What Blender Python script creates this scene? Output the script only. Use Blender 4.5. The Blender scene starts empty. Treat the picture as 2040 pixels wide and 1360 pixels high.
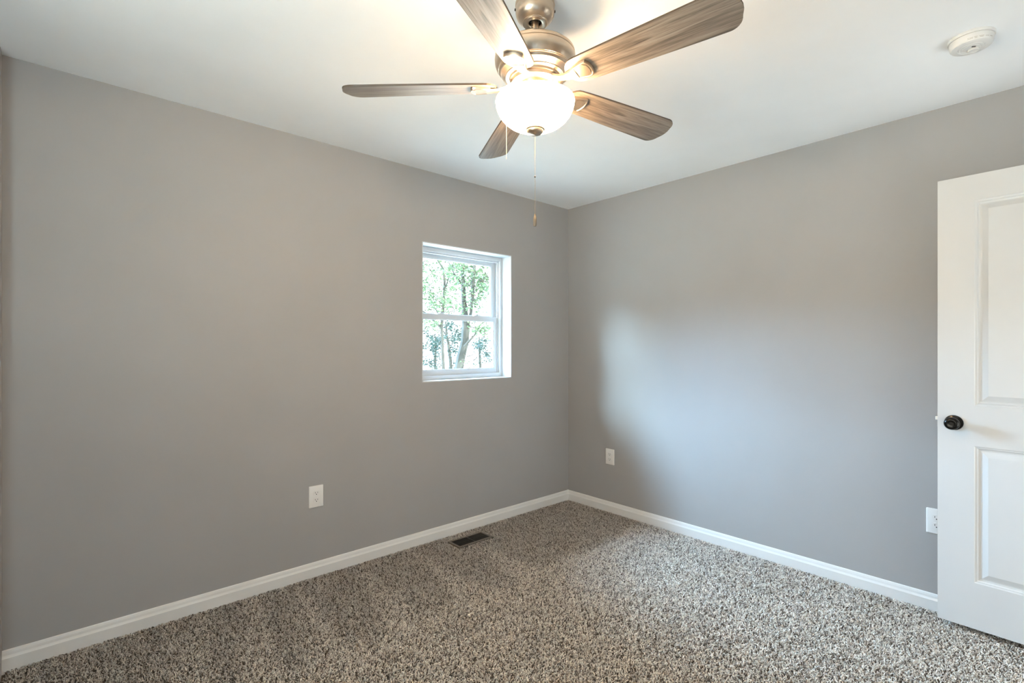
import bpy, bmesh, math, random
import numpy as np
from mathutils import Matrix, Vector

R = math.radians
PI = math.pi
SC = bpy.context.scene
COL = SC.collection
random.seed(7)

# ------------------------------------------------------------------ key dimensions (metres)
H = 2.44            # ceiling height
YB = 2.827          # wall with the window
XR = 3.168          # wall on the right
XL = -0.85          # wall on the left
YF = -0.37          # wall behind the camera
SUB = -0.014        # subfloor under the carpet pile (pile tops at z = 0)
CAMZ = 1.2835
FAN = (1.1855, 1.207)
WX0, WX1, WZ0, WZ1 = 1.743, 2.526, 1.0475, 1.972      # window opening in wall_back
LY0, LY1, LZ0, LZ1 = -0.05, 1.45, 0.70, 2.05           # opening in wall_left for the added window

# ------------------------------------------------------------------ camera
cam_d = bpy.data.cameras.new('camera')
cam = bpy.data.objects.new('camera', cam_d)
COL.objects.link(cam)
cam.location = (0, 0, CAMZ)
cam.rotation_euler = (PI / 2, 0, R(48.15 - 90))
cam_d.sensor_width = 36
cam_d.lens = 996 / 2040 * 36
cam_d.shift_y = 10 / 2040
cam_d.clip_start = 0.02
SC.camera = cam

# ------------------------------------------------------------------ view
vs = SC.view_settings
vs.view_transform = 'Standard'
vs.look = 'None'
vs.exposure = 0.14
vs.gamma = 1.0
vs.use_curve_mapping = False
SC.cycles.use_denoising = True
SC.cycles.max_bounces = 10
SC.cycles.diffuse_bounces = 6
SC.cycles.transparent_max_bounces = 16

# ------------------------------------------------------------------ world: bright hazy sky
SKY = 3.4
world = bpy.data.worlds.new('world')
SC.world = world
world.use_nodes = True
nt = world.node_tree
bg = nt.nodes['Background']
bg.inputs['Color'].default_value = (0.80, 0.91, 1.0, 1)
bg.inputs['Strength'].default_value = SKY

# ------------------------------------------------------------------ daylight: sky light slanting in through the visible window
def sun_lamp(name, direction, energy, color, angle, loc):
    d = bpy.data.lights.new(name, 'SUN')
    d.energy = energy
    d.color = color
    d.angle = R(angle)
    o = bpy.data.objects.new(name, d)
    COL.objects.link(o)
    o.rotation_euler = Vector(direction).normalized().to_track_quat('-Z', 'Y').to_euler()
    o.location = loc
    return o


# bright gap in the cloud low over the trees, and the broad open sky above it
sun_lamp('sky_gap', (0.98, -0.67, -0.46), 8.0, (0.52, 0.78, 1.0), 19, (-2, 6, 4))
sun_lamp('open_sky', (0.32, -0.80, -0.50), 56.0, (0.42, 0.68, 1.0), 45, (1, 7, 5))

# high sun behind the house, on the ground and the trees outside
sun_lamp('sun', (-0.12, 0.50, -0.86), 23.0, (1.0, 0.98, 0.95), 0.6, (0, -6, 9))

# added fill lamp outside the made-up left window, brightening the ceiling and room
left_fill_d = bpy.data.lights.new('left_fill', 'AREA')
left_fill_d.shape = 'RECTANGLE'
left_fill_d.size, left_fill_d.size_y = LZ1 - LZ0, LY1 - LY0
left_fill_d.energy = 40.0
left_fill_d.spread = R(140)
left_fill_d.color = (1.0, 0.85, 0.68)
left_fill_o = bpy.data.objects.new('left_fill', left_fill_d)
COL.objects.link(left_fill_o)
left_fill_o.location = (XL - 0.55, (LY0 + LY1) / 2, (LZ0 + LZ1) / 2 - 0.35)
left_fill_o.rotation_euler = (0, R(-130), 0)

# added fill lamp in the unseen hall, brightening the room through the doorway
hall_d = bpy.data.lights.new('hall_fill', 'AREA')
hall_d.shape = 'RECTANGLE'
hall_d.size, hall_d.size_y = 1.5, 1.5
hall_d.energy = 30.0
hall_d.color = (0.90, 0.98, 1.0)
hall_o = bpy.data.objects.new('hall_fill', hall_d)
COL.objects.link(hall_o)
hall_o.location = (2.42, YF - 0.88, 0.80)
hall_o.rotation_euler = (R(112), 0, 0)


def portal(name, loc, rot, sx, sy):
    d = bpy.data.lights.new(name, 'AREA')
    d.shape = 'RECTANGLE'
    d.size, d.size_y = sx, sy
    d.cycles.is_portal = True
    o = bpy.data.objects.new(name, d)
    COL.objects.link(o)
    o.location = loc
    o.rotation_euler = rot
    return o


portal('sky_portal', ((WX0 + WX1) / 2, YB + 0.19, (WZ0 + WZ1) / 2), (-PI / 2, 0, 0), WX1 - WX0, WZ1 - WZ0)

BULB_W = 5.4          # each of the three bulbs in the fan's bowl
BOWL_E = 92.0         # glow of the bowl glass
WARM = (1.0, 0.76, 0.50)


# ------------------------------------------------------------------ materials
def new_mat(name):
    m = bpy.data.materials.new(name)
    m.use_nodes = True
    b = m.node_tree.nodes['Principled BSDF']
    return m, m.node_tree, b


def lk(t, a, b):
    t.links.new(a, b)


def noise(t, scale, detail=3, coord='Object', vec_scale=None, distortion=0.0):
    tc = t.nodes.new('ShaderNodeTexCoord')
    n = t.nodes.new('ShaderNodeTexNoise')
    n.inputs['Scale'].default_value = scale
    n.inputs['Detail'].default_value = detail
    n.inputs['Distortion'].default_value = distortion
    if vec_scale:
        mp = t.nodes.new('ShaderNodeMapping')
        mp.inputs['Scale'].default_value = vec_scale
        lk(t, tc.outputs[coord], mp.inputs['Vector'])
        lk(t, mp.outputs['Vector'], n.inputs['Vector'])
    else:
        lk(t, tc.outputs[coord], n.inputs['Vector'])
    return n


def ramp(t, fac, stops):
    r = t.nodes.new('ShaderNodeValToRGB')
    e = r.color_ramp.elements
    while len(e) < len(stops):
        e.new(0.5)
    for k, (p, c) in enumerate(stops):
        e[k].position = p
        e[k].color = (*c, 1)
    lk(t, fac, r.inputs['Fac'])
    return r


def bump(t, b, height, strength, dist=0.001):
    n = t.nodes.new('ShaderNodeBump')
    n.inputs['Strength'].default_value = strength
    n.inputs['Distance'].default_value = dist
    lk(t, height, n.inputs['Height'])
    lk(t, n.outputs['Normal'], b.inputs['Normal'])


def paint(name, col, rough=0.6, spec=0.3, tex=0.15, scale=180, var=0.02):
    m, t, b = new_mat(name)
    b.inputs['Roughness'].default_value = rough
    b.inputs['Specular IOR Level'].default_value = spec
    n = noise(t, 3.0, 4)
    lo = tuple(c * (1 - var) for c in col)
    hi = tuple(min(1, c * (1 + var)) for c in col)
    lk(t, ramp(t, n.outputs['Fac'], [(0.3, lo), (0.7, hi)]).outputs['Color'], b.inputs['Base Color'])
    if tex:
        f = noise(t, scale, 2)
        bump(t, b, f.outputs['Fac'], tex, 0.0006)
    return m


def plain(name, col, rough=0.5, metal=0.0, spec=0.5):
    m, t, b = new_mat(name)
    b.inputs['Base Color'].default_value = (*col, 1)
    b.inputs['Roughness'].default_value = rough
    b.inputs['Metallic'].default_value = metal
    b.inputs['Specular IOR Level'].default_value = spec
    return m


M = {}
M['wall'] = paint('grey_wall_paint', (0.348, 0.334, 0.322), 0.55, 0.35)
M['ceiling'] = paint('white_ceiling_paint', (0.87, 0.87, 0.87), 0.75, 0.2)
M['trim'] = paint('white_trim_paint', (0.70, 0.68, 0.65), 0.35, 0.5, 0.05, 90)
M['door'] = paint('white_door_paint', (0.59, 0.58, 0.565), 0.38, 0.5, 0.06, 120)
M['vinyl'] = plain('white_vinyl', (0.58, 0.61, 0.64), 0.35)
M['return'] = paint('flat_white_return_paint', (0.58, 0.59, 0.60), 0.7, 0.2, 0.05, 90)
M['plastic'] = plain('white_plastic', (0.70, 0.675, 0.645), 0.35)
M['dark_slot'] = plain('dark_slot', (0.02, 0.018, 0.015), 0.6)
M['screw'] = plain('painted_screw', (0.70, 0.69, 0.67), 0.3)
M['bronze'] = plain('oil_rubbed_bronze', (0.018, 0.016, 0.014), 0.22, 0.75)
M['register'] = plain('brown_enamel_metal', (0.15, 0.12, 0.095), 0.5, 0.1)
M['register_fin'] = plain('dark_brown_metal', (0.022, 0.017, 0.012), 0.55, 0.1)
M['print'] = plain('printed_brown_marks', (0.34, 0.26, 0.2), 0.6)
M['brass'] = plain('dull_brass', (0.5, 0.4, 0.24), 0.35, 0.9)
M['steel'] = plain('satin_steel', (0.66, 0.65, 0.63), 0.3, 1.0)
M['chain'] = plain('nickel_bead_chain', (0.26, 0.21, 0.16), 0.4, 0.6)
M['fob'] = plain('brown_wood_fob', (0.16, 0.12, 0.08), 0.45)
M['bead_link'] = plain('dark_bead_link', (0.03, 0.03, 0.03), 0.4)
M['blade_edge'] = plain('dark_blade_edge', (0.07, 0.045, 0.028), 0.5)
M['subfloor'] = plain('carpet_backing', (0.10, 0.08, 0.065), 0.95, 0, 0.1)
M['ground'] = paint('pale_dry_ground', (0.62, 0.61, 0.54), 0.95, 0.1, 0.0)
M['hall'] = paint('hall_paint', (0.5, 0.49, 0.47), 0.6, 0.3, 0.0)


def brushed(name, col, rough):
    m, t, b = new_mat(name)
    b.inputs['Metallic'].default_value = 0.95
    n = noise(t, 30, 4, vec_scale=(1, 1, 40))
    lk(t, ramp(t, n.outputs['Fac'], [(0.3, tuple(c * 0.92 for c in col)), (0.7, col)]).outputs['Color'], b.inputs['Base Color'])
    mr = t.nodes.new('ShaderNodeMapRange')
    mr.inputs['To Min'].default_value = rough * 0.85
    mr.inputs['To Max'].default_value = rough * 1.15
    lk(t, n.outputs['Fac'], mr.inputs['Value'])
    lk(t, mr.outputs['Result'], b.inputs['Roughness'])
    return m


M['nickel'] = brushed('brushed_nickel', (0.64, 0.51, 0.385), 0.30)
M['inset'] = plain('tan_metal_inset', (0.40, 0.32, 0.25), 0.3, 0.9)


def wood():
    m, t, b = new_mat('weathered_oak_blade')
    n1 = noise(t, 6, 7, vec_scale=(0.6, 9, 6), distortion=1.4)
    n2 = noise(t, 40, 3, vec_scale=(0.3, 14, 6))
    mx = t.nodes.new('ShaderNodeMath')
    mx.operation = 'MULTIPLY_ADD'
    mx.inputs[1].default_value = 0.6
    lk(t, n2.outputs['Fac'], mx.inputs[0])
    lk(t, n1.outputs['Fac'], mx.inputs[2])
    r = ramp(t, mx.outputs[0], [(0.56, (0.060, 0.044, 0.032)), (0.70, (0.130, 0.100, 0.076)), (0.84, (0.215, 0.170, 0.132)), (1.0, (0.28, 0.235, 0.19))])
    lk(t, r.outputs['Color'], b.inputs['Base Color'])
    b.inputs['Roughness'].default_value = 0.40
    b.inputs['Coat Weight'].default_value = 0.45
    b.inputs['Coat Roughness'].default_value = 0.42
    bump(t, b, mx.outputs[0], 0.2, 0.0008)
    return m


M['wood'] = wood()


def glow(name, col, strength):
    m, t, b = new_mat(name)
    b.inputs['Base Color'].default_value = (0.9, 0.86, 0.8, 1)
    b.inputs['Roughness'].default_value = 0.25
    b.inputs['Emission Color'].default_value = (*col, 1)
    b.inputs['Emission Strength'].default_value = strength
    return m


M['bowl'] = glow('lit_opal_glass', (1.0, 0.68, 0.37), BOWL_E)

M['bowl_inside'] = plain('frosted_glass_inside', (0.85, 0.80, 0.72), 0.5)


def glass():
    m = bpy.data.materials.new('window_glass')
    m.use_nodes = True
    t = m.node_tree
    t.nodes.remove(t.nodes['Principled BSDF'])
    out = t.nodes['Material Output']
    tr = t.nodes.new('ShaderNodeBsdfTransparent')
    tr.inputs['Color'].default_value = (0.95, 0.98, 0.97, 1)
    gl = t.nodes.new('ShaderNodeBsdfGlossy')
    gl.inputs['Roughness'].default_value = 0.02
    lw = t.nodes.new('ShaderNodeLayerWeight')
    lw.inputs['Blend'].default_value = 0.5
    pw = t.nodes.new('ShaderNodeMath')
    pw.operation = 'POWER'
    pw.inputs[1].default_value = 5.0
    lk(t, lw.outputs['Facing'], pw.inputs[0])
    fr = t.nodes.new('ShaderNodeMath')
    fr.operation = 'MULTIPLY_ADD'
    fr.inputs[1].default_value = 0.6
    fr.inputs[2].default_value = 0.025
    lk(t, pw.outputs[0], fr.inputs[0])
    mx = t.nodes.new('ShaderNodeMixShader')
    lk(t, fr.outputs[0], mx.inputs['Fac'])
    lk(t, tr.outputs['BSDF'], mx.inputs[1])
    lk(t, gl.outputs['BSDF'], mx.inputs[2])
    lk(t, mx.outputs['Shader'], out.inputs['Surface'])
    return m


M['glass'] = glass()


def leafmat(name, lo, hi):
    m, t, b = new_mat(name)
    n = noise(t, 2.2, 3)
    r = ramp(t, n.outputs['Fac'], [(0.35, lo), (0.65, hi)])
    lk(t, r.outputs['Color'], b.inputs['Base Color'])
    b.inputs['Roughness'].default_value = 0.6
    tl = t.nodes.new('ShaderNodeBsdfTranslucent')
    lk(t, r.outputs['Color'], tl.inputs['Color'])
    mx = t.nodes.new('ShaderNodeMixShader')
    mx.inputs['Fac'].default_value = 0.45
    lk(t, b.outputs['BSDF'], mx.inputs[1])
    lk(t, tl.outputs['BSDF'], mx.inputs[2])
    lk(t, mx.outputs['Shader'], t.nodes['Material Output'].inputs['Surface'])
    return m


M['leaf_pale'] = leafmat('pale_leaves', (0.035, 0.066, 0.028), (0.085, 0.125, 0.058))
M['leaf_dark'] = leafmat('dark_leaves', (0.007, 0.020, 0.017), (0.022, 0.046, 0.036))
M['twig'] = plain('tan_twig', (0.05, 0.042, 0.034), 0.9, 0, 0.1)
M['bark'] = paint('grey_bark', (0.062, 0.062, 0.056), 0.9, 0.1, 0.0, var=0.35)


def carpet():
    m, t, b = new_mat('speckled_carpet_yarn')
    a = t.nodes.new('ShaderNodeAttribute')
    a.attribute_name = 'yarn'
    lk(t, a.outputs['Color'], b.inputs['Base Color'])
    b.inputs['Roughness'].default_value = 0.95
    b.inputs['Specular IOR Level'].default_value = 0.15
    b.inputs['Sheen Weight'].default_value = 0.15
    return m


M['carpet'] = carpet()


# ------------------------------------------------------------------ mesh helpers
def obj(name, bm, mat, parent=None, smooth=False, loc=None, angle=35):
    me = bpy.data.meshes.new(name)
    bmesh.ops.recalc_face_normals(bm, faces=bm.faces[:])
    bm.to_mesh(me)
    bm.free()
    for m in (mat if isinstance(mat, (list, tuple)) else [mat]):
        me.materials.append(m)
    if smooth:
        for p in me.polygons:
            p.use_smooth = True
        me.set_sharp_from_angle(angle=R(angle))
    o = bpy.data.objects.new(name, me)
    COL.objects.link(o)
    if parent is not None:
        o.parent = parent
    if loc is not None:
        o.location = loc
    return o


def tag(o, label=None, cat=None, group=None, kind=None):
    for k, v in (('label', label), ('category', cat), ('group', group), ('kind', kind)):
        if v:
            o[k] = v
    return o


def thing(name, label, cat, loc=(0, 0, 0), rot=(0, 0, 0), group=None):
    o = bpy.data.objects.new(name, None)
    o.empty_display_size = 0.05
    COL.objects.link(o)
    o.location = loc
    o.rotation_euler = rot
    return tag(o, label, cat, group)


def box(bm, x0, x1, y0, y1, z0, z1, bev=0.0, mi=0):
    r = bmesh.ops.create_cube(bm, size=1.0)
    vs = r['verts']
    for v in vs:
        v.co = Vector(((x0 + x1) / 2 + v.co.x * (x1 - x0), (y0 + y1) / 2 + v.co.y * (y1 - y0), (z0 + z1) / 2 + v.co.z * (z1 - z0)))
    fs = {f for v in vs for f in v.link_faces}
    for f in fs:
        f.material_index = mi
    if bev > 0:
        es = {e for v in vs for e in v.link_edges}
        bmesh.ops.bevel(bm, geom=list(es), offset=bev, segments=2, affect='EDGES', profile=0.5)
    return vs


def lathe(bm, prof, seg=64, c=(0, 0), cap=True):
    rings = []
    for r, z in prof:
        if r < 1e-6:
            rings.append([bm.verts.new((c[0], c[1], z))])
        else:
            rings.append([bm.verts.new((c[0] + r * math.cos(2 * PI * k / seg), c[1] + r * math.sin(2 * PI * k / seg), z)) for k in range(seg)])
    for a, b in zip(rings, rings[1:]):
        for k in range(seg):
            k2 = (k + 1) % seg
            if len(a) == 1 and len(b) == 1:
                continue
            if len(a) == 1:
                bm.faces.new((a[0], b[k], b[k2]))
            elif len(b) == 1:
                bm.faces.new((a[k], a[k2], b[0]))
            else:
                bm.faces.new((a[k], a[k2], b[k2], b[k]))
    if cap:
        for rg in (rings[0], rings[-1]):
            if len(rg) > 2:
                try:
                    bm.faces.new(rg)
                except ValueError:
                    pass
    return rings


def prism(bm, pts, z0, z1, mi_side=0, mi_top=0, mi_bot=0):
    a = [bm.verts.new((x, y, z0)) for x, y in pts]
    b = [bm.verts.new((x, y, z1)) for x, y in pts]
    f = bm.faces.new(a)
    f.material_index = mi_bot
    f = bm.faces.new(b)
    f.material_index = mi_top
    n = len(pts)
    for k in range(n):
        f = bm.faces.new((a[k], a[(k + 1) % n], b[(k + 1) % n], b[k]))
        f.material_index = mi_side
    return a + b


def tube(bm, path, radii, seg=8):
    rings = []
    path = [Vector(p) for p in path]
    for k, p in enumerate(path):
        d = (path[min(k + 1, len(path) - 1)] - path[max(k - 1, 0)]).normalized()
        u = d.orthogonal().normalized()
        w = d.cross(u)
        rr = radii[k] if isinstance(radii, (list, tuple)) else radii
        rings.append((p, u, w, rr))
    out = []
    pu = None
    for p, u, w, rr in rings:
        if pu is not None:
            d = u.cross(w)
            u = (pu - d * pu.dot(d)).normalized()
            w = d.cross(u)
        pu = u
        out.append([bm.verts.new(p + (u * math.cos(2 * PI * j / seg) + w * math.sin(2 * PI * j / seg)) * rr) for j in range(seg)])
    for a, b in zip(out, out[1:]):
        for j in range(seg):
            bm.faces.new((a[j], a[(j + 1) % seg], b[(j + 1) % seg], b[j]))
    bm.faces.new(out[0])
    bm.faces.new(out[-1])


def transform(bm, mat, verts=None):
    bmesh.ops.transform(bm, matrix=mat, verts=verts or bm.verts[:])


def struct(name, bm, mat, label, parent=None, **kw):
    o = obj(name, bm, mat, parent, **kw)
    if parent is None:
        tag(o, label, kind='structure')
    return o


# ------------------------------------------------------------------ the room shell
T = 0.19
bm = bmesh.new()
box(bm, XL - T, XR + T, YF - T, YB + T, SUB - 0.06, SUB)
tag(struct('floor', bm, M['subfloor'], 'floor of the empty carpeted room'), cat='floor')

bm = bmesh.new()
box(bm, XL - T, XR + T, YF - T, YB + T, H, H + 0.08)
tag(struct('ceiling', bm, M['ceiling'], 'white painted flat ceiling around the fan'), cat='ceiling')

bm = bmesh.new()                         # wall with the small window
box(bm, XL - T, WX0, YB, YB + T, SUB, H)
box(bm, WX1, XR + T, YB, YB + T, SUB, H)
box(bm, WX0, WX1, YB, YB + T, SUB, WZ0)
box(bm, WX0, WX1, YB, YB + T, WZ1, H)
bmesh.ops.remove_doubles(bm, verts=bm.verts[:], dist=1e-5)
tag(struct('wall_back', bm, M['wall'], 'warm grey painted wall holding the small window'), cat='wall')

bm = bmesh.new()
box(bm, XR, XR + T, YF - T, YB, SUB, H)
tag(struct('wall_right', bm, M['wall'], 'grey painted wall with the pool of blue daylight, behind the open door'), cat='wall')

bm = bmesh.new()                         # wall on the left, with an opening for the made-up window
box(bm, XL - T, XL, YF - T, LY0, SUB, H)
box(bm, XL - T, XL, LY1, YB, SUB, H)
box(bm, XL - T, XL, LY0, LY1, SUB, LZ0)
box(bm, XL - T, XL, LY0, LY1, LZ1, H)
tag(struct('wall_left', bm, M['wall'], 'grey painted wall out of frame, with an opening for the added fill window'), cat='wall')

bm = bmesh.new()                         # boxed-out return at the left end of the window wall
box(bm, XL, -0.184, 2.755, YB, SUB, H)
tag(struct('wall_return', bm, M['wall'], 'boxed out wall return, a thin sliver at the left edge'), cat='wall')

DX0, DX1, DZ = 2.235, 3.02, 2.062       # doorway behind the camera
bm = bmesh.new()
box(bm, XL, DX0, YF - 0.12, YF, SUB, H)
box(bm, DX1, XR, YF - 0.12, YF, SUB, H)
box(bm, DX0, DX1, YF - 0.12, YF, DZ, H)
tag(struct('wall_front', bm, M['wall'], 'grey painted wall behind the viewer, with the doorway'), cat='wall')

bm = bmesh.new()                         # short hall beyond the doorway
box(bm, 1.6, 1.65, YF - 1.3, YF - T, SUB, H)
box(bm, XR, XR + T, YF - 1.3, YF - T, SUB, H)
box(bm, 1.6, XR + T, YF - 1.35, YF - 1.3, SUB, H)
box(bm, 1.6, XR + T, YF - 1.35, YF - T, H, H + 0.05)
box(bm, 1.6, XR + T, YF - 1.35, YF - T, SUB - 0.06, SUB)
tag(struct('wall_hall', bm, M['hall'], 'plain hall walls beyond the doorway'), cat='wall')

BASE = [(0, SUB), (0.0135, SUB), (0.0135, 0.046), (0.0115, 0.050), (0.009, 0.056), (0.0075, 0.066), (0.005, 0.074), (0.0, 0.0765)]


def baseboard(name, label, p0, p1, inward):
    """profile swept from p0 to p1 along a wall; inward = unit normal into the room"""
    bm = bmesh.new()
    a = [bm.verts.new((p0[0] + inward[0] * d, p0[1] + inward[1] * d, z)) for d, z in BASE]
    b = [bm.verts.new((p1[0] + inward[0] * d, p1[1] + inward[1] * d, z)) for d, z in BASE]
    n = len(a)
    for k in range(n):
        bm.faces.new((a[k], a[(k + 1) % n], b[(k + 1) % n], b[k]))
    bm.faces.new(a)
    bm.faces.new(b)
    tag(struct(name, bm, M['trim'], label), cat='baseboard')


baseboard('baseboard_back', 'white baseboard along the window wall above the carpet', (-0.184, YB), (XR, YB), (0, -1))
baseboard('baseboard_right', 'white baseboard along the daylit wall, running behind the door', (XR, YF), (XR, YB), (-1, 0))
baseboard('baseboard_left', 'white baseboard under the added window out of frame', (XL, YF), (XL, 2.755), (1, 0))
baseboard('baseboard_front', 'white baseboard behind the viewer', (XL, YF), (DX0, YF), (0, 1))

# white drywall return around the visible window
bm = bmesh.new()
t_ = 0.006
y0_, y1_ = YB - 0.0008, YB + T
box(bm, WX0, WX0 + t_, y0_, y1_, WZ0, WZ1)
box(bm, WX1 - t_, WX1, y0_, y1_, WZ0, WZ1)
box(bm, WX0, WX1, y0_, y1_, WZ1 - t_, WZ1)
box(bm, WX0, WX1, y0_, y1_, WZ0, WZ0 + t_)
tag(struct('trim_1', bm, M['return'], 'white painted window return and sill'), cat='trim')


# ------------------------------------------------------------------ windows (double hung, white vinyl)
def rect_ring(bm, x0, x1, z0, z1, w, y0, y1, wb=None, wt=None, bev=0.0015):
    wb = wb or w
    wt = wt or w
    box(bm, x0, x0 + w, y0, y1, z0, z1, bev)
    box(bm, x1 - w, x1, y0, y1, z0, z1, bev)
    box(bm, x0 + w - 0.001, x1 - w + 0.001, y0, y1, z0, z0 + wb, bev)
    box(bm, x0 + w - 0.001, x1 - w + 0.001, y0, y1, z1 - wt, z1, bev)


def double_hung(name, label, w, h, mullion=False):
    """local: x 0..w, z 0..h, y = 0 at the room side face, growing outward; root mesh is the frame"""
    bm = bmesh.new()
    rect_ring(bm, 0, w, 0, h, 0.022, 0.0, 0.085, 0.030, 0.028)
    # stops that make the stepped jamb and head
    box(bm, 0.022, 0.030, 0.018, 0.030, 0.028, h - 0.026, 0.001)
    box(bm, w - 0.030, w - 0.022, 0.018, 0.030, 0.028, h - 0.026, 0.001)
    box(bm, 0.022, w - 0.022, 0.014, 0.030, h - 0.040, h - 0.026, 0.001)
    fr = obj(name, bm, M['vinyl'])
    tag(fr, label, 'window', kind='structure')
    zm = h * 0.485
    sx0, sx1 = 0.020, w - 0.020
    for nm, z0, z1, y0, y1, sw, bt, tp in (('lower_sash', 0.028, zm + 0.014, 0.026, 0.050, 0.034, 0.036, 0.034),
                                          ('upper_sash', zm - 0.018, h - 0.026, 0.054, 0.078, 0.044, 0.034, 0.036)):
        bm = bmesh.new()
        rect_ring(bm, sx0, sx1, z0, z1, sw, y0, y1, bt, tp)
        rect_ring(bm, sx0 + sw - 0.004, sx1 - sw + 0.004, z0 + bt - 0.004, z1 - tp + 0.004, 0.009, y0 + 0.006, y1 - 0.006, bev=0.001)
        s = obj(nm, bm, M['vinyl'], fr)
        bm = bmesh.new()
        yc = (y0 + y1) / 2
        box(bm, sx0 + sw - 0.001, sx1 - sw + 0.001, yc - 0.002, yc + 0.002, z0 + bt - 0.001, z1 - tp + 0.001)
        obj('pane', bm, M['glass'], s)
        if nm == 'lower_sash':
            for fx in (0.30, 0.72):
                bm = bmesh.new()
                cx = w * fx
                box(bm, cx - 0.028, cx + 0.028, 0.030, 0.050, z1, z1 + 0.006, 0.001)
                lathe(bm, [(0.011, z1 + 0.006), (0.011, z1 + 0.014), (0.008, z1 + 0.016), (0, z1 + 0.016)], 16, (cx, 0.04))
                box(bm, cx - 0.004, cx + 0.030, 0.034, 0.046, z1 + 0.008, z1 + 0.014, 0.001)
                obj('sash_lock', bm, M['vinyl'], s)
    return fr


w1 = double_hung('window_1', 'small white double hung window looking onto trees', WX1 - WX0 - 2 * t_, WZ1 - WZ0 - 2 * t_)  # the only window in view; the next one is added for fill light
w1.location = (WX0 + t_, YB + 0.104, WZ0 + t_)
w2 = double_hung('added_window_2', 'larger white window added out of frame for the fill light', LY1 - LY0, LZ1 - LZ0)
w2.location = (XL - 0.10, LY0, LZ0)
w2.rotation_euler = (0, 0, PI / 2)


# ------------------------------------------------------------------ the open door
DW, DH, DT = 0.762, 2.031, 0.035
ang = math.atan2(-0.9994, -0.0344)
bm = bmesh.new()


def vq(s, z, n):
    return bm.verts.new((s, n, z))


def quad(s0, s1, z0, z1, n=0.0):
    bm.faces.new((vq(s0, z0, n), vq(s1, z0, n), vq(s1, z1, n), vq(s0, z1, n)))


S0, S1 = 0.1265, DW - 0.1265
PZ = [(0.2065, 0.8165), (0.9965, 1.917)]          # lower and upper panel, from the door's foot
quad(0, S0, 0, DH)
quad(S1, DW, 0, DH)
quad(S0, S1, 0, PZ[0][0])
quad(S0, S1, PZ[0][1], PZ[1][0])
quad(S0, S1, PZ[1][1], DH)
LOOPS = [(0, 0), (0.003, 0.0025), (0.009, 0.0035), (0.013, 0.0085), (0.020, 0.0095), (0.026, 0.0085), (0.043, 0.0025), (0.046, 0.0015)]
for z0, z1 in PZ:
    prev = None
    for ins, dep in LOOPS:
        lp = [vq(S0 + ins, z0 + ins, dep), vq(S1 - ins, z0 + ins, dep), vq(S1 - ins, z1 - ins, dep), vq(S0 + ins, z1 - ins, dep)]
        if prev:
            for k in range(4):
                bm.faces.new((prev[k], prev[(k + 1) % 4], lp[(k + 1) % 4], lp[k]))
        prev = lp
    bm.faces.new(prev)
# back and edges
quad(0, DW, 0, DH, DT)
for a, b in (((0, 0), (DW, 0)), ((DW, 0), (DW, DH)), ((DW, DH), (0, DH)), ((0, DH), (0, 0))):
    bm.faces.new((vq(a[0], a[1], 0), vq(b[0], b[1], 0), vq(b[0], b[1], DT), vq(a[0], a[1], DT)))
bmesh.ops.remove_doubles(bm, verts=bm.verts[:], dist=1e-5)
door = obj('door_1', bm, M['door'], loc=(3.035, 0.4127, 0.0215))
door.rotation_euler = (0, 0, ang)
tag(door, 'white two panel door standing open against the daylit wall', 'door', kind='structure')

KZ, KS = 0.936 - 0.0215, 0.058
for side in (-1, 1):
    prof_r = [(0, 0.0), (0.033, 0.0), (0.034, 0.003), (0.032, 0.007), (0.024, 0.010), (0.015, 0.012), (0.012, 0.014)]
    prof_k = [(0.0115, 0.012), (0.0115, 0.030), (0.016, 0.033), (0.0235, 0.037), (0.0275, 0.044), (0.0285, 0.050), (0.0270, 0.057),
              (0.0225, 0.062), (0.0165, 0.0645), (0.0150, 0.0640), (0.0080, 0.0635), (0.0075, 0.0645), (0, 0.0645)]
    mtx = Matrix.Translation((KS, 0 if side < 0 else DT, KZ)) @ Matrix.Rotation(PI / 2 if side < 0 else -PI / 2, 4, 'X')
    bm = bmesh.new()
    lathe(bm, prof_r, 40)
    transform(bm, mtx)
    rs = obj('rosette', bm, M['bronze'], door, True)
    bm = bmesh.new()
    lathe(bm, prof_k, 40)
    transform(bm, mtx)
    kb = obj('door_knob', bm, M['bronze'], door, True, angle=50)
    kb['label'] = 'dark bronze round knob'
bm = bmesh.new()
box(bm, -0.011, 0.002, DT / 2 - 0.006, DT / 2 + 0.006, KZ - 0.008 + 0.012, KZ + 0.008 + 0.012, 0.002)
box(bm, -0.0012, 0.001, DT / 2 - 0.0125, DT / 2 + 0.0125, KZ - 0.028, KZ + 0.044)
obj('latch_bolt', bm, M['steel'], door)['label'] = 'small metal latch bolt in the door edge'
for hz in (0.20, 1.02, 1.83):
    bm = bmesh.new()
    lathe(bm, [(0, hz - 0.045), (0.006, hz - 0.045), (0.006, hz + 0.045), (0, hz + 0.045)], 12, (DW + 0.004, DT + 0.004))
    box(bm, DW - 0.03, DW + 0.004, DT - 0.001, DT + 0.002, hz - 0.044, hz + 0.044)
    obj('hinge', bm, M['bronze'], door)


# ------------------------------------------------------------------ wall outlets (duplex receptacles)
def rounded(w, h, r, n=6):
    pts = []
    for cx, cy, a0 in ((w / 2 - r, h / 2 - r, 0), (-w / 2 + r, h / 2 - r, 90), (-w / 2 + r, -h / 2 + r, 180), (w / 2 - r, -h / 2 + r, 270)):
        for k in range(n + 1):
            a = R(a0 + 90 * k / n)
            pts.append((cx + r * math.cos(a), cy + r * math.sin(a)))
    return pts


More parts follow.
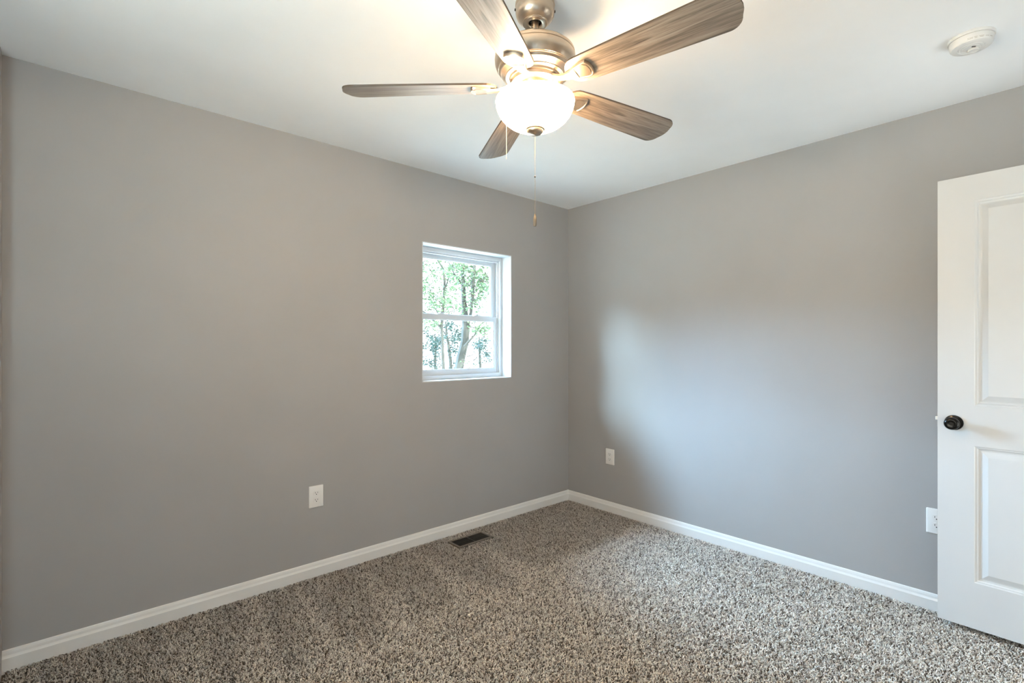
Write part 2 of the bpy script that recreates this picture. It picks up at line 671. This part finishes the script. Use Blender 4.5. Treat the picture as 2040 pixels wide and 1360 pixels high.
def outlet_meshes():
    """local: x across, z up, y = 0 on the wall, room side at -y"""
    out = {}
    to_wall = Matrix.Rotation(PI / 2, 4, 'X')            # xy drawing -> xz, extrusion +z -> -y
    bm = bmesh.new()
    prev = None
    for ins, d in ((0, 0.0), (0, 0.003), (0.001, 0.0045), (0.004, 0.0058)):
        lp = [bm.verts.new((x, y, d)) for x, y in rounded(0.080 - 2 * ins, 0.122 - 2 * ins, 0.004)]
        if prev:
            for k in range(len(lp)):
                bm.faces.new((prev[k], prev[(k + 1) % len(lp)], lp[(k + 1) % len(lp)], lp[k]))
        else:
            bm.faces.new(lp)
        prev = lp
    bm.faces.new(prev)
    transform(bm, to_wall)
    out['plate'] = bm
    bm = bmesh.new()
    pts = []
    for k in range(40):
        a = 2 * PI * k / 40
        pts.append((0.0172 * math.cos(a), max(-0.0142, min(0.0142, 0.0172 * math.sin(a)))))
    prism(bm, pts, 0.0054, 0.0078)
    transform(bm, to_wall)
    out['receptacle'] = bm
    bm = bmesh.new()
    for sx, sh in ((-0.0065, 0.0085), (0.0065, 0.007)):
        box(bm, sx - 0.0011, sx + 0.0011, 0.003 - sh / 2, 0.003 + sh / 2, 0.0076, 0.0081)
    lathe(bm, [(0, 0.0076), (0.0026, 0.0076), (0.0026, 0.0081), (0, 0.0081)], 14, (0, -0.0065))
    transform(bm, to_wall)
    out['slots'] = bm
    bm = bmesh.new()
    lathe(bm, [(0, 0.0055), (0.003, 0.0055), (0.0028, 0.0066), (0, 0.007)], 16)
    transform(bm, to_wall)
    out['screw'] = bm
    return out


def make_outlet(label, loc, rz):
    t = thing('wall_outlet', label, 'outlet', loc, (0, 0, rz), 'duplex outlets low on the walls')
    ms = outlet_meshes()
    obj('cover_plate', ms['plate'], M['plastic'], t, True)
    rec = obj('receptacle', ms['receptacle'], M['plastic'], t, loc=(0, 0, 0.0195))
    sl = obj('slots', ms['slots'], M['dark_slot'], rec)
    sl['label'] = 'dark plug slots'
    r2 = obj('receptacle', outlet_meshes()['receptacle'], M['plastic'], t, loc=(0, 0, -0.0195))
    s2 = sl.copy()
    COL.objects.link(s2)
    s2.parent = r2
    obj('screw', ms['screw'], M['screw'], t)
    return t


make_outlet('white duplex outlet low on the window wall, below and left of the window', (1.0537, YB, 0.4425), 0)
make_outlet('white duplex outlet on the daylit wall, near the room corner', (XR, 2.3915, 0.4255), -PI / 2)
make_outlet('white duplex outlet half hidden behind the open door', (XR, 0.4335, 0.431), -PI / 2)


# ------------------------------------------------------------------ floor register
VX0, VX1, VY0, VY1 = 1.893, 2.142, 2.615, 2.716
reg = thing('floor_register', 'brown metal floor vent set in the carpet below the window', 'vent', ((VX0 + VX1) / 2, (VY0 + VY1) / 2, 0))
hw, hd = (VX1 - VX0) / 2, (VY1 - VY0) / 2
bm = bmesh.new()
fl = 0.016
for x0, x1, y0, y1 in ((-hw - fl, hw + fl, -hd - fl, -hd), (-hw - fl, hw + fl, hd, hd + fl), (-hw - fl, -hw, -hd, hd), (hw, hw + fl, -hd, hd)):
    box(bm, x0, x1, y0, y1, -0.010, 0.002, 0.0015)
obj('register_frame', bm, M['register'], reg)
bm = bmesh.new()
n = 26
for k in range(n):
    x = -hw + (k + 0.5) / n * 2 * hw
    vs_ = box(bm, x - 0.0016, x + 0.0016, -hd, hd, -0.0105, 0.0005)
    for v in vs_:
        v.co.x += 0.003 * (1 if v.co.z < -0.004 else -0.2) * (1 if k < n / 2 else -1)
box(bm, -0.003, 0.003, -hd, hd, -0.0105, 0.001)
box(bm, -hw, hw, -0.002, 0.002, -0.0105, -0.001)
obj('grille', bm, M['register_fin'], reg)['label'] = 'dark grille of thin fins'
bm = bmesh.new()
box(bm, -hw, hw, -hd, hd, -0.0135, -0.0115)  # dark plate standing in for the shade of the duct below the fins
obj('dark_duct_plate', bm, M['dark_slot'], reg)


# ------------------------------------------------------------------ smoke detector
sx, sy = 2.5316, 0.2473
det = thing('smoke_detector', 'round white smoke detector on the ceiling above the open door', 'smoke detector', (sx, sy, H))
bm = bmesh.new()
lathe(bm, [(0, 0), (0.068, 0), (0.0685, -0.006), (0.067, -0.010), (0.063, -0.0105)], 64)
obj('mounting_base', bm, M['plastic'], det, True)
bm = bmesh.new()
lathe(bm, [(0.062, -0.0095), (0.0645, -0.0125), (0.0640, -0.020), (0.0615, -0.032), (0.0585, -0.0365), (0.053, -0.0385), (0.040, -0.0395),
           (0.039, -0.0385), (0.037, -0.0385), (0.036, -0.0398), (0.030, -0.0402), (0.029, -0.0392), (0.027, -0.0392), (0.026, -0.0405), (0, -0.0415)], 64)
obj('detector_body', bm, M['plastic'], det, True)
bm = bmesh.new()
lathe(bm, [(0.017, -0.0395), (0.0172, -0.0455), (0.0155, -0.0472), (0.012, -0.0462), (0, -0.0450)], 32, (0.014, -0.004))
obj('test_button', bm, M['plastic'], det, True)
bm = bmesh.new()
box(bm, -0.0022, 0.0022, -0.006, 0.006, -0.0425, -0.0405)
transform(bm, Matrix.Translation((-0.012, -0.008, 0)) @ Matrix.Rotation(R(40), 4, 'Z'))
obj('indicator_slot', bm, M['dark_slot'], det)
bm = bmesh.new()                          # the ring of small brown printing round the rim
for k, (a, ln, dr) in enumerate(((176, 15, 0), (176, 14, 0.0035), (193, 9, 0), (194, 7, 0.0035), (206, 14, 0), (208, 10, 0.0035), (224, 12, 0.001), (240, 12, 0.001))):
    steps = 5
    r0 = 0.0618 - dr * 0.25
    zz = -0.0275 - dr
    rr_ = lambda z_: 0.0640 - (abs(z_) - 0.020) / 0.012 * 0.0025 + 0.0003
    for j in range(steps):
        a0 = R(a + ln * j / steps)
        a1 = R(a + ln * (j + 0.8) / steps)
        zb = zz - 0.0014
        f = [bm.verts.new((rr_(z_) * math.cos(q), rr_(z_) * math.sin(q), z_)) for q, z_ in ((a0, zz), (a1, zz), (a1, zb), (a0, zb))]
        bm.faces.new(f)
obj('printed_ring', bm, M['print'], det)['label'] = 'tiny brown printing around the rim'


# ------------------------------------------------------------------ ceiling fan
fx, fy = FAN
fan = thing('ceiling_fan', 'brushed nickel ceiling fan with five grey oak blades and lit glass bowl', 'ceiling fan', (fx, fy, H))
Z = lambda z: z - H                       # heights below are given in room height


def fpart(name, prof, mat, seg=72, parent=fan, angle=35):
    bm = bmesh.new()
    lathe(bm, [(r, Z(z)) for r, z in prof], seg)
    return obj(name, bm, mat, parent, True, angle=angle)


can = fpart('canopy', [(0, H), (0.0665, H), (0.067, 2.433), (0.0665, 2.4285), (0.0655, 2.4275), (0.0658, 2.425), (0.0660, 2.412), (0.0645, 2.402), (0.0595, 2.391), (0.0510, 2.383),
                       (0.0440, 2.3785), (0.0425, 2.3775), (0.0428, 2.3740), (0.0405, 2.3715), (0.0330, 2.3710), (0.0240, 2.3730), (0.0215, 2.3760), (0.0215, 2.395), (0, 2.395)], M['nickel'])
for s in (0, 1):
    bm = bmesh.new()
    a = R(-41.85 + 180 * s + 4)
    lathe(bm, [(0, 0.064), (0.004, 0.064), (0.004, 0.069), (0, 0.0695)], 12)
    transform(bm, Matrix.Rotation(a, 4, 'Z') @ Matrix.Translation((0, 0, Z(2.418))) @ Matrix.Rotation(PI / 2, 4, 'Y'))
    obj('canopy_screw', bm, M['bronze'], can, True)
fpart('hanger_ball', [(0, 2.396), (0.0208, 2.396), (0.0200, 2.386), (0.0160, 2.380), (0.0, 2.378)], M['bead_link'], 32)
fpart('downrod', [(0, 2.40), (0.0125, 2.40), (0.0125, 2.316), (0.019, 2.314), (0.021, 2.300), (0.0, 2.300)], M['nickel'], 32)
fpart('motor_housing', [(0, 2.304), (0.03, 2.304), (0.07, 2.299), (0.105, 2.289), (0.126, 2.278), (0.1335, 2.271), (0.1345, 2.266), (0.1345, 2.262), (0.1325, 2.2605),
                        (0.1325, 2.2590), (0.1355, 2.2575), (0.1365, 2.250), (0.1355, 2.238), (0.1310, 2.225), (0.1240, 2.215), (0.1225, 2.2145), (0.1225, 2.2115), (0.1190, 2.2095),
                        (0.1170, 2.2060), (0.1165, 2.2020), (0.1120, 2.2000), (0.1060, 2.1960), (0.1000, 2.1925), (0.0990, 2.1890), (0.0870, 2.1870), (0.0860, 2.1800), (0.0, 2.1800)], M['nickel'], 96)
fpart('flywheel', [(0, 2.182), (0.080, 2.182), (0.080, 2.168), (0.074, 2.165), (0, 2.165)], M['nickel'], 64)
kit = fpart('light_kit', [(0, 2.168), (0.052, 2.168), (0.055, 2.164), (0.055, 2.150), (0.058, 2.148), (0.058, 2.140), (0.050, 2.136), (0.047, 2.124), (0.040, 2.118), (0.012, 2.116),
                          (0.006, 2.110), (0.006, 2.021), (0, 2.021)], M['nickel'], 64)

outer = [(0.1320, 2.113), (0.1330, 2.109), (0.1322, 2.100), (0.1285, 2.085), (0.1205, 2.068), (0.1070, 2.051), (0.0890, 2.0365), (0.0680, 2.0260), (0.0440, 2.0195), (0.0180, 2.0165), (0.008, 2.0165)]
inner = [(r - 0.004, z + 0.003) for r, z in reversed(outer) if r > 0.009]
bm = bmesh.new()
lathe(bm, [(r, Z(z)) for r, z in outer + inner[:-1] + [(0.1290, 2.113), (0.1320, 2.113)]], 96, cap=False)
bm.faces.ensure_lookup_table()
for k, f in enumerate(bm.faces):
    f.material_index = 0 if k < (len(outer) - 1) * 96 else 1
bmesh.ops.remove_doubles(bm, verts=bm.verts[:], dist=1e-6)
bowl = obj('glass_bowl', bm, [M['bowl'], M['bowl_inside']], fan, True, angle=60)
bowl['label'] = 'glowing white opal glass bowl'
fin = fpart('finial', [(0, 2.0215), (0.031, 2.0210), (0.0340, 2.0185), (0.0335, 2.0150), (0.0285, 2.0138), (0.0282, 2.0110), (0.0265, 2.0065), (0.0225, 2.0030), (0.0150, 2.0005), (0.0060, 1.9992),
                       (0.0040, 1.9980), (0.0, 1.9978)], M['nickel'], 48)

for k in range(3):
    a = R(35 + 120 * k)
    ld = bpy.data.lights.new('bulb', 'POINT')
    ld.energy = BULB_W
    ld.color = WARM
    ld.shadow_soft_size = 0.022
    lo = bpy.data.objects.new('bulb', ld)
    COL.objects.link(lo)
    lo.parent = fan
    lo.location = (0.085 * math.cos(a), 0.085 * math.sin(a), Z(2.110))

# blades: local x outward, tilt about x, then turned about z
ZB = 2.160


def blade_outline():
    pts = []
    r0, r1 = 0.128, 0.660
    hw0, hw1 = 0.052, 0.069
    rr = 0.042                                     # rounding of the tip corners
    n = 10
    lower = []
    # root: half ellipse
    for k in range(n + 1):
        a = R(90 - 180 * k / n) if False else R(90 + 180 * k / n)
        lower.append((r0 + 0.045 + 0.045 * math.cos(a), hw0 * math.sin(a)))
    # from root bottom (y = -hw0) to the tip
    def halfw(x):
        u = (x - r0 - 0.045) / (r1 - r0 - 0.045)
        return hw0 + (hw1 - hw0) * min(1, u * 1.15) ** 0.8
    side = [(x, -halfw(x)) for x in np.linspace(r0 + 0.08, r1 - rr - 0.012, 8)]
    tip = []
    for k in range(n + 1):
        a = R(-90 + 80 * k / n)
        tip.append((r1 - rr - 0.010 + rr * math.cos(a), -(hw1 - rr) + rr * math.sin(a)))
    arc = [(r1 - 0.004, -0.016), (r1 - 0.002, 0.0)]
    half = side + tip + arc
    mirror = [(x, -y) for x, y in reversed(half[:-1])]
    return lower + half + mirror


def bracket_mesh():
    bm = bmesh.new()
    # medallion: rounded shield under the blade
    pts = [(0.150, -0.020), (0.168, -0.027), (0.196, -0.0335), (0.209, -0.032), (0.2165, -0.020), (0.2195, 0.0), (0.2165, 0.020), (0.209, 0.032), (0.196, 0.0335), (0.168, 0.027), (0.150, 0.020)]
    def loop(scale, z, cx=0.186):
        return [bm.verts.new((cx + (x - cx) * scale, y * scale, z)) for x, y in pts]
    ls = [loop(1.0, -0.003), loop(1.0, -0.010), loop(0.95, -0.0125), loop(0.86, -0.0125), loop(0.82, -0.0105), loop(0.78, -0.0105)]
    for a, b in zip(ls, ls[1:]):
        for k in range(len(a)):
            bm.faces.new((a[k], a[(k + 1) % len(a)], b[(k + 1) % len(b)], b[k]))
    bm.faces.new(ls[0])
    bm.faces.new(ls[-1])
    # arm: from the flywheel out to the medallion
    sec = []
    for x, w, z in ((0.062, 0.017, 0.010), (0.080, 0.017, 0.008), (0.100, 0.014, -0.002), (0.122, 0.014, -0.0085), (0.142, 0.018, -0.0105), (0.165, 0.024, -0.0105)):
        sec.append([bm.verts.new((x, y, zz)) for y, zz in ((-w, z + 0.003), (-w * 0.8, z - 0.003), (0, z - 0.0045), (w * 0.8, z - 0.003), (w, z + 0.003), (0, z + 0.0045))])
    for a, b in zip(sec, sec[1:]):
        for k in range(6):
            bm.faces.new((a[k], a[(k + 1) % 6], b[(k + 1) % 6], b[k]))
    bm.faces.new(sec[0])
    bm.faces.new(sec[-1])
    return bm


def inset_mesh():
    bm = bmesh.new()
    pts = [(0.158, -0.0155), (0.196, -0.0258), (0.2075, -0.017), (0.2110, 0.0), (0.2075, 0.017), (0.196, 0.0258), (0.158, 0.0155)]
    prism(bm, pts, -0.0120, -0.0100)
    return bm


bm = bmesh.new()
prism(bm, blade_outline(), -0.003, 0.003, 1, 1, 0)
blade0 = obj('blade', bm, [M['wood'], M['blade_edge']], fan)
br0 = obj('blade_bracket', bracket_mesh(), M['nickel'], fan, True)
in0 = obj('inset_plate', inset_mesh(), M['inset'], br0)
CAMYAW = 48.15 - 90
for k in range(5):
    a = R(177.4 - 72 * k + CAMYAW)
    if k == 0:
        b, c, d = blade0, br0, in0
    else:
        b, c, d = blade0.copy(), br0.copy(), in0.copy()
        for q in (b, c, d):
            COL.objects.link(q)
        d.parent = c
    for q in (b, c):
        q.location = (0, 0, Z(ZB))
        q.rotation_euler = (R(-13), 0, a)
        q.parent = fan


def bead_chain(name, top, length, fob, link_at=None):
    """fine ball chain hanging straight down from top (fan coordinates)"""
    bm = bmesh.new()
    step = 0.0040
    n = int(length / step)
    for k in range(n):
        bmesh.ops.create_icosphere(bm, subdivisions=1, radius=0.00125, matrix=Matrix.Translation((top[0], top[1], top[2] - k * step)))
    tube(bm, [top, (top[0], top[1], top[2] - length)], 0.0006, 6)
    ch = obj(name, bm, M['chain'], fan, True)
    zb = top[2] - length
    if link_at:
        bm = bmesh.new()
        bmesh.ops.create_uvsphere(bm, u_segments=12, v_segments=8, radius=0.0030, matrix=Matrix.Translation((top[0], top[1], link_at)))
        obj('chain_link', bm, M['bead_link'], ch, True)['label'] = 'small dark joint in the chain'
    if fob:
        bm = bmesh.new()
        lathe(bm, [(0, zb + 0.004), (0.003, zb + 0.003), (0.0035, zb - 0.004), (0.0050, zb - 0.008), (0.0058, zb - 0.016), (0.0058, zb - 0.034), (0.0045, zb - 0.038), (0, zb - 0.039)], 20, (top[0], top[1]))
        obj('pull_fob', bm, M['fob'], ch, True)['label'] = 'slim brown pull fob'
    return ch


bead_chain('pull_chain', (0.0, 0.0, Z(1.997)), 1.997 - 1.728, True, Z(1.857))
# the fan-speed chain beside the bowl, in camera axes (-0.098 right, +0.105 forward)
rx, rf = -0.098, 0.107
cxw = rf * 0.6671 + rx * 0.7450
cyw = rf * 0.7450 - rx * 0.6671
ch2 = bead_chain('pull_chain', (cxw, cyw, Z(2.142)), 2.142 - 1.957, False)
bm = bmesh.new()
tube(bm, [(cxw * 0.36, cyw * 0.36, Z(2.144)), (cxw * 0.8, cyw * 0.8, Z(2.1455)), (cxw, cyw, Z(2.142))], 0.0022, 8)
obj('chain_guide', bm, M['nickel'], ch2, True)


# ------------------------------------------------------------------ carpet pile: one mass of curled yarn tufts
def carpet_pile():
    rng = np.random.default_rng(11)
    x0, x1, y0, y1 = -0.17, XR - 0.008, YF + 0.02, YB - 0.008
    sp = 0.0062
    gx = np.arange(x0, x1, sp)
    gy = np.arange(y0, y1, sp)
    X, Y = np.meshgrid(gx, gy)
    X = X.ravel() + rng.uniform(-0.5, 0.5, X.size) * sp
    Y = Y.ravel() + rng.uniform(-0.5, 0.5, Y.size) * sp
    keep = (X < x1 - 0.002) & (Y < y1 - 0.002)
    m_ = 0.018
    keep &= ~((X > VX0 - m_) & (X < VX1 + m_) & (Y > VY0 - m_) & (Y < VY1 + m_))
    # only the part of the room the camera (or one a step beside it) could look at
    keep &= (X * 0.6671 + Y * 0.745) > 1.2
    X, Y = X[keep], Y[keep]
    n = X.size
    # the nap: brushed one way over the open floor, wedge-shaped strokes along the window wall
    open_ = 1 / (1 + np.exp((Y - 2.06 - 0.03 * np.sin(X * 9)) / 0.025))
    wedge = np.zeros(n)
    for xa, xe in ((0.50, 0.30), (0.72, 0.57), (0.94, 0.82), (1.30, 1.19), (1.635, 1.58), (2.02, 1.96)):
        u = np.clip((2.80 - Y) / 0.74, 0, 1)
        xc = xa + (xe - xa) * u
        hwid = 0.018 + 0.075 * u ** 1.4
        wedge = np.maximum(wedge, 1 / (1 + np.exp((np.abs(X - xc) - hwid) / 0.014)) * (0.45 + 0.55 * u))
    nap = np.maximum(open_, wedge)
    h = rng.uniform(0.0085, 0.0140, n)
    th = rng.uniform(0, 2 * PI, n)
    lean = rng.uniform(0.004, 0.0115, n)
    rad = rng.uniform(0.0014, 0.0022, n)
    # lean: open floor towards +x, dark strokes towards the wall
    dx = np.cos(th) * lean + 0.002 * (nap - 0.5)
    dy = np.sin(th) * lean + 0.003 * (0.5 - nap)
    cu = rng.uniform(-0.005, 0.005, (n, 2))
    ts = np.array([0.0, 0.45, 0.8, 1.0])
    zs = np.array([0.0, 0.68, 0.94, 0.84])
    rs = np.array([0.9, 1.1, 1.0, 0.45])
    seg = 3
    V = np.empty((n, 4, seg, 3), np.float32)
    ph0 = rng.uniform(0, 2 * PI, n)
    for k in range(4):
        t = ts[k]
        cx = X + dx * t ** 1.5 + cu[:, 0] * math.sin(PI * t)
        cy = Y + dy * t ** 1.5 + cu[:, 1] * math.sin(PI * t)
        cz = SUB + h * zs[k]
        for j in range(seg):
            a = ph0 + 2 * PI * j / seg + 1.2 * t
            V[:, k, j, 0] = cx + np.cos(a) * rad * rs[k]
            V[:, k, j, 1] = cy + np.sin(a) * rad * rs[k]
            V[:, k, j, 2] = cz + (rad * 0.5 * np.sin(a + th) if k >= 2 else 0)
    V[..., 1] = np.minimum(V[..., 1], YB - 0.0140)
    V[..., 0] = np.minimum(V[..., 0], XR - 0.0140)
    base = (np.arange(n) * 12)[:, None]
    q = []
    for k in range(3):
        for j in range(seg):
            j2 = (j + 1) % seg
            q.append([k * seg + j, k * seg + j2, (k + 1) * seg + j2, (k + 1) * seg + j])
    q = np.array(q).reshape(-1)
    quads = (base + q[None, :]).reshape(-1)
    tris = (base + np.array([9, 10, 11])[None, :]).reshape(-1)
    nq, ntri = quads.size // 4, tris.size // 3
    me = bpy.data.meshes.new('carpet_pile')
    me.vertices.add(n * 12)
    me.vertices.foreach_set('co', V.reshape(-1))
    me.loops.add(quads.size + tris.size)
    me.loops.foreach_set('vertex_index', np.concatenate([quads, tris]).astype(np.int32))
    me.polygons.add(nq + ntri)
    st = np.concatenate([np.arange(nq) * 4, nq * 4 + np.arange(ntri) * 3]).astype(np.int32)
    me.polygons.foreach_set('loop_start', st)
    me.polygons.foreach_set('use_smooth', np.ones(nq + ntri, bool))
    # yarn colours: pale beige, taupe and a few dark brown strands; nap strokes and the daylit open floor are put into the colour
    pale = np.array([0.86, 0.775, 0.69])
    taupe = np.array([0.58, 0.49, 0.415])
    dark = np.array([0.13, 0.094, 0.068])
    u = rng.random(n)
    c = np.where((u < 0.52)[:, None], pale, np.where((u < 0.80)[:, None], taupe, dark))
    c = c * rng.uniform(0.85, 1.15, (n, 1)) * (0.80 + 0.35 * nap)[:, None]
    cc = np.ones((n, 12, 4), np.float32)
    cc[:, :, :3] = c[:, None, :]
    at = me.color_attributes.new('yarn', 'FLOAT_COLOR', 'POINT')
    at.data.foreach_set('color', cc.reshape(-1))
    me.update(calc_edges=True)
    me.validate()
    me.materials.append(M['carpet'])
    o = bpy.data.objects.new('carpet_pile', me)
    COL.objects.link(o)
    tag(o, 'speckled beige and taupe carpet pile with vacuum strokes by the window wall', 'carpet', kind='stuff')


carpet_pile()


# ------------------------------------------------------------------ outside: lawn and trees beyond the window
bm = bmesh.new()
bmesh.ops.create_grid(bm, x_segments=40, y_segments=40, size=45)
for v in bm.verts:
    v.co.z = 0.25 * math.sin(v.co.x * 0.21) * math.cos(v.co.y * 0.17)
g = obj('ground', bm, M['ground'], loc=(0, 6, -0.95))
tag(g, 'sun bleached pale ground outside the window', 'ground', kind='structure')


def at(px, py, D):
    """point seen at (px, py) at forward distance D"""
    r = (px - 1020) / 996 * D
    return Vector((D * 0.6671 + r * 0.745, D * 0.745 - r * 0.6671, CAMZ + (690 - py) / 996 * D))


def tree(name, label, D, limbs, clusters, leafm, leaf=0.10, group=None):
    """limbs: polylines [(px, py, radius_m), ...]; clusters: (px, py, spread_px, count)"""
    first = limbs[0][0]
    p0 = at(first[0], first[1], D)
    rng = random.Random(label)
    root = thing(name, label, 'tree', (p0.x, p0.y, -1.1), group=group)
    off = Vector((p0.x, p0.y, -1.1))
    bm = bmesh.new()
    for li, lm in enumerate(limbs):
        path = [at(a, b, D + (0 if li == 0 else 0.25 * math.sin(li * 2.1 + k))) - off for k, (a, b, _) in enumerate(lm)]
        rad = [r for _, _, r in lm]
        if li == 0:
            path.insert(0, Vector((path[0].x - (path[1].x - path[0].x) * 0.3, path[0].y, 0.0)))
            rad.insert(0, rad[0] * 1.2)
        tube(bm, path, rad, 9)
    obj('trunk', bm, M['bark'], root, True)
    bm = bmesh.new()
    for px, py, sp, cnt in clusters:
        for _ in range(int(cnt * 1.7)):
            q = at(px + rng.gauss(0, sp), py + rng.gauss(0, sp * 0.8), D + rng.gauss(0, 0.6)) - off
            if q.z < 0.1:
                continue
            s = leaf * rng.uniform(0.4, 1.1)
            mt = Matrix.Translation(q) @ Matrix.Rotation(rng.uniform(0, 6.28), 4, 'Z') @ Matrix.Rotation(rng.uniform(-1.3, 1.3), 4, 'X') @ Matrix.Rotation(rng.uniform(-1, 1), 4, 'Y')
            pts = [(-0.5, 0, 0), (-0.1, 0.32, 0.06), (0.5, 0, 0), (-0.1, -0.32, 0.06)]
            vs_ = [bm.verts.new(mt @ Vector((a * s, b * s, c * s))) for a, b, c in pts]
            bm.faces.new((vs_[0], vs_[1], vs_[2]))
            bm.faces.new((vs_[0], vs_[2], vs_[3]))
    obj('foliage', bm, leafm, root)
    bm = bmesh.new()
    for px, py, sp, cnt in clusters:
        for _ in range(max(6, cnt // 14)):
            q = at(px + rng.gauss(0, sp * 1.1), py + rng.gauss(0, sp), D + rng.gauss(0, 0.5)) - off
            if q.z < 0.3:
                continue
            d1 = Vector((rng.uniform(-1, 1), rng.uniform(-1, 1), rng.uniform(-0.6, 0.9))) * 0.13
            d2 = d1 + Vector((rng.uniform(-1, 1), rng.uniform(-1, 1), rng.uniform(-0.4, 0.9))) * 0.12
            tube(bm, [q, q + d1, q + d2], [0.012, 0.009, 0.004], 4)
    obj('twigs', bm, M['twig'], root)['kind'] = 'stuff'
    return root


tree('tree', 'grey trunked tree with the thickest leaning trunk seen through the lower pane', 12,
     [[(912, 745, 0.115), (918, 712, 0.105), (926, 680, 0.10), (928, 650, 0.095), (924, 600, 0.06), (922, 545, 0.042), (920, 500, 0.03), (918, 440, 0.02)],
      [(928, 655, 0.06), (938, 625, 0.035), (941, 590, 0.045), (943, 550, 0.045), (948, 510, 0.03), (955, 460, 0.02)],
      [(925, 690, 0.03), (945, 668, 0.02), (958, 645, 0.012), (975, 636, 0.008)],
      [(924, 600, 0.025), (931, 612, 0.02), (929, 632, 0.012)],
      [(923, 570, 0.025), (905, 545, 0.015), (893, 520, 0.010)]],
     [(905, 540, 12, 90), (920, 528, 9, 90), (945, 548, 14, 110), (962, 575, 12, 110), (955, 560, 10, 60), (935, 590, 18, 60), (965, 600, 14, 40), (900, 600, 10, 30), (938, 640, 14, 30),
      (975, 530, 16, 60), (930, 500, 25, 160), (960, 470, 25, 100), (912, 560, 9, 50), (928, 570, 10, 60), (950, 600, 9, 50), (972, 560, 8, 60), (915, 615, 10, 40), (965, 655, 10, 60), (950, 660, 8, 40), (930, 725, 7, 16)], M['leaf_pale'])
tree('tree', 'slender dark branched tree nearest the opening edge, pale green leaves', 15,
     [[(884, 745, 0.05), (882, 700, 0.045), (880, 650, 0.04), (884, 600, 0.04), (886, 560, 0.035), (883, 535, 0.03), (872, 518, 0.025), (860, 490, 0.02)],
      [(885, 580, 0.02), (892, 560, 0.018), (897, 540, 0.012)],
      [(882, 655, 0.03), (850, 625, 0.025), (805, 595, 0.02), (745, 570, 0.012)],
      [(880, 640, 0.018), (868, 615, 0.014), (855, 590, 0.010)]],
     [(860, 590, 11, 150), (888, 598, 8, 80), (850, 560, 10, 50), (860, 610, 10, 60), (845, 530, 9, 50), (880, 560, 14, 40), (870, 500, 20, 90), (850, 640, 9, 50), (855, 470, 22, 90), (868, 545, 9, 50), (892, 575, 7, 40), (875, 612, 9, 50), (846, 575, 7, 50), (860, 650, 8, 40), (885, 625, 7, 40), (895, 535, 8, 50), (872, 645, 6, 30), (825, 560, 14, 110), (800, 600, 16, 110), (770, 550, 18, 120), (740, 590, 18, 110), (805, 500, 20, 110)], M['leaf_pale'])
tree('tree', 'thin pale trunked young tree beside the thick leaning trunk', 17,
     [[(899, 745, 0.06), (897, 715, 0.055), (894, 690, 0.05), (890, 665, 0.04), (888, 640, 0.025)],
      [(895, 700, 0.02), (903, 680, 0.015), (910, 660, 0.010)],
      [(891, 670, 0.02), (878, 652, 0.012)]],
     [(906, 675, 8, 150), (904, 655, 8, 60), (893, 645, 8, 60), (885, 740, 10, 20), (905, 700, 6, 60), (884, 668, 6, 40), (915, 665, 5, 30), (906, 725, 6, 40)], M['leaf_dark'])
tree('shrub', 'dark green bushy tree behind the thin young trunks', 19,
     [[(868, 745, 0.06), (867, 715, 0.05), (868, 690, 0.04), (868, 670, 0.02)]],
     [(868, 680, 8, 190), (866, 692, 6, 120), (870, 705, 5, 60), (858, 672, 6, 40), (850, 722, 9, 80), (878, 676, 5, 60), (846, 690, 6, 50), (862, 725, 7, 60), (848, 660, 6, 40), (870, 735, 8, 50), (825, 690, 12, 130), (795, 680, 14, 140), (760, 695, 14, 140)], M['leaf_dark'])
tree('shrub', 'dark green bushy tree beyond the thick leaning trunk', 20,
     [[(958, 745, 0.06), (956, 715, 0.05), (955, 690, 0.04), (955, 670, 0.02)]],
     [(953, 686, 7, 160), (958, 692, 7, 120), (966, 680, 5, 60), (970, 706, 4, 60), (972, 715, 6, 40), (962, 718, 10, 40), (955, 735, 9, 40)], M['leaf_dark'])
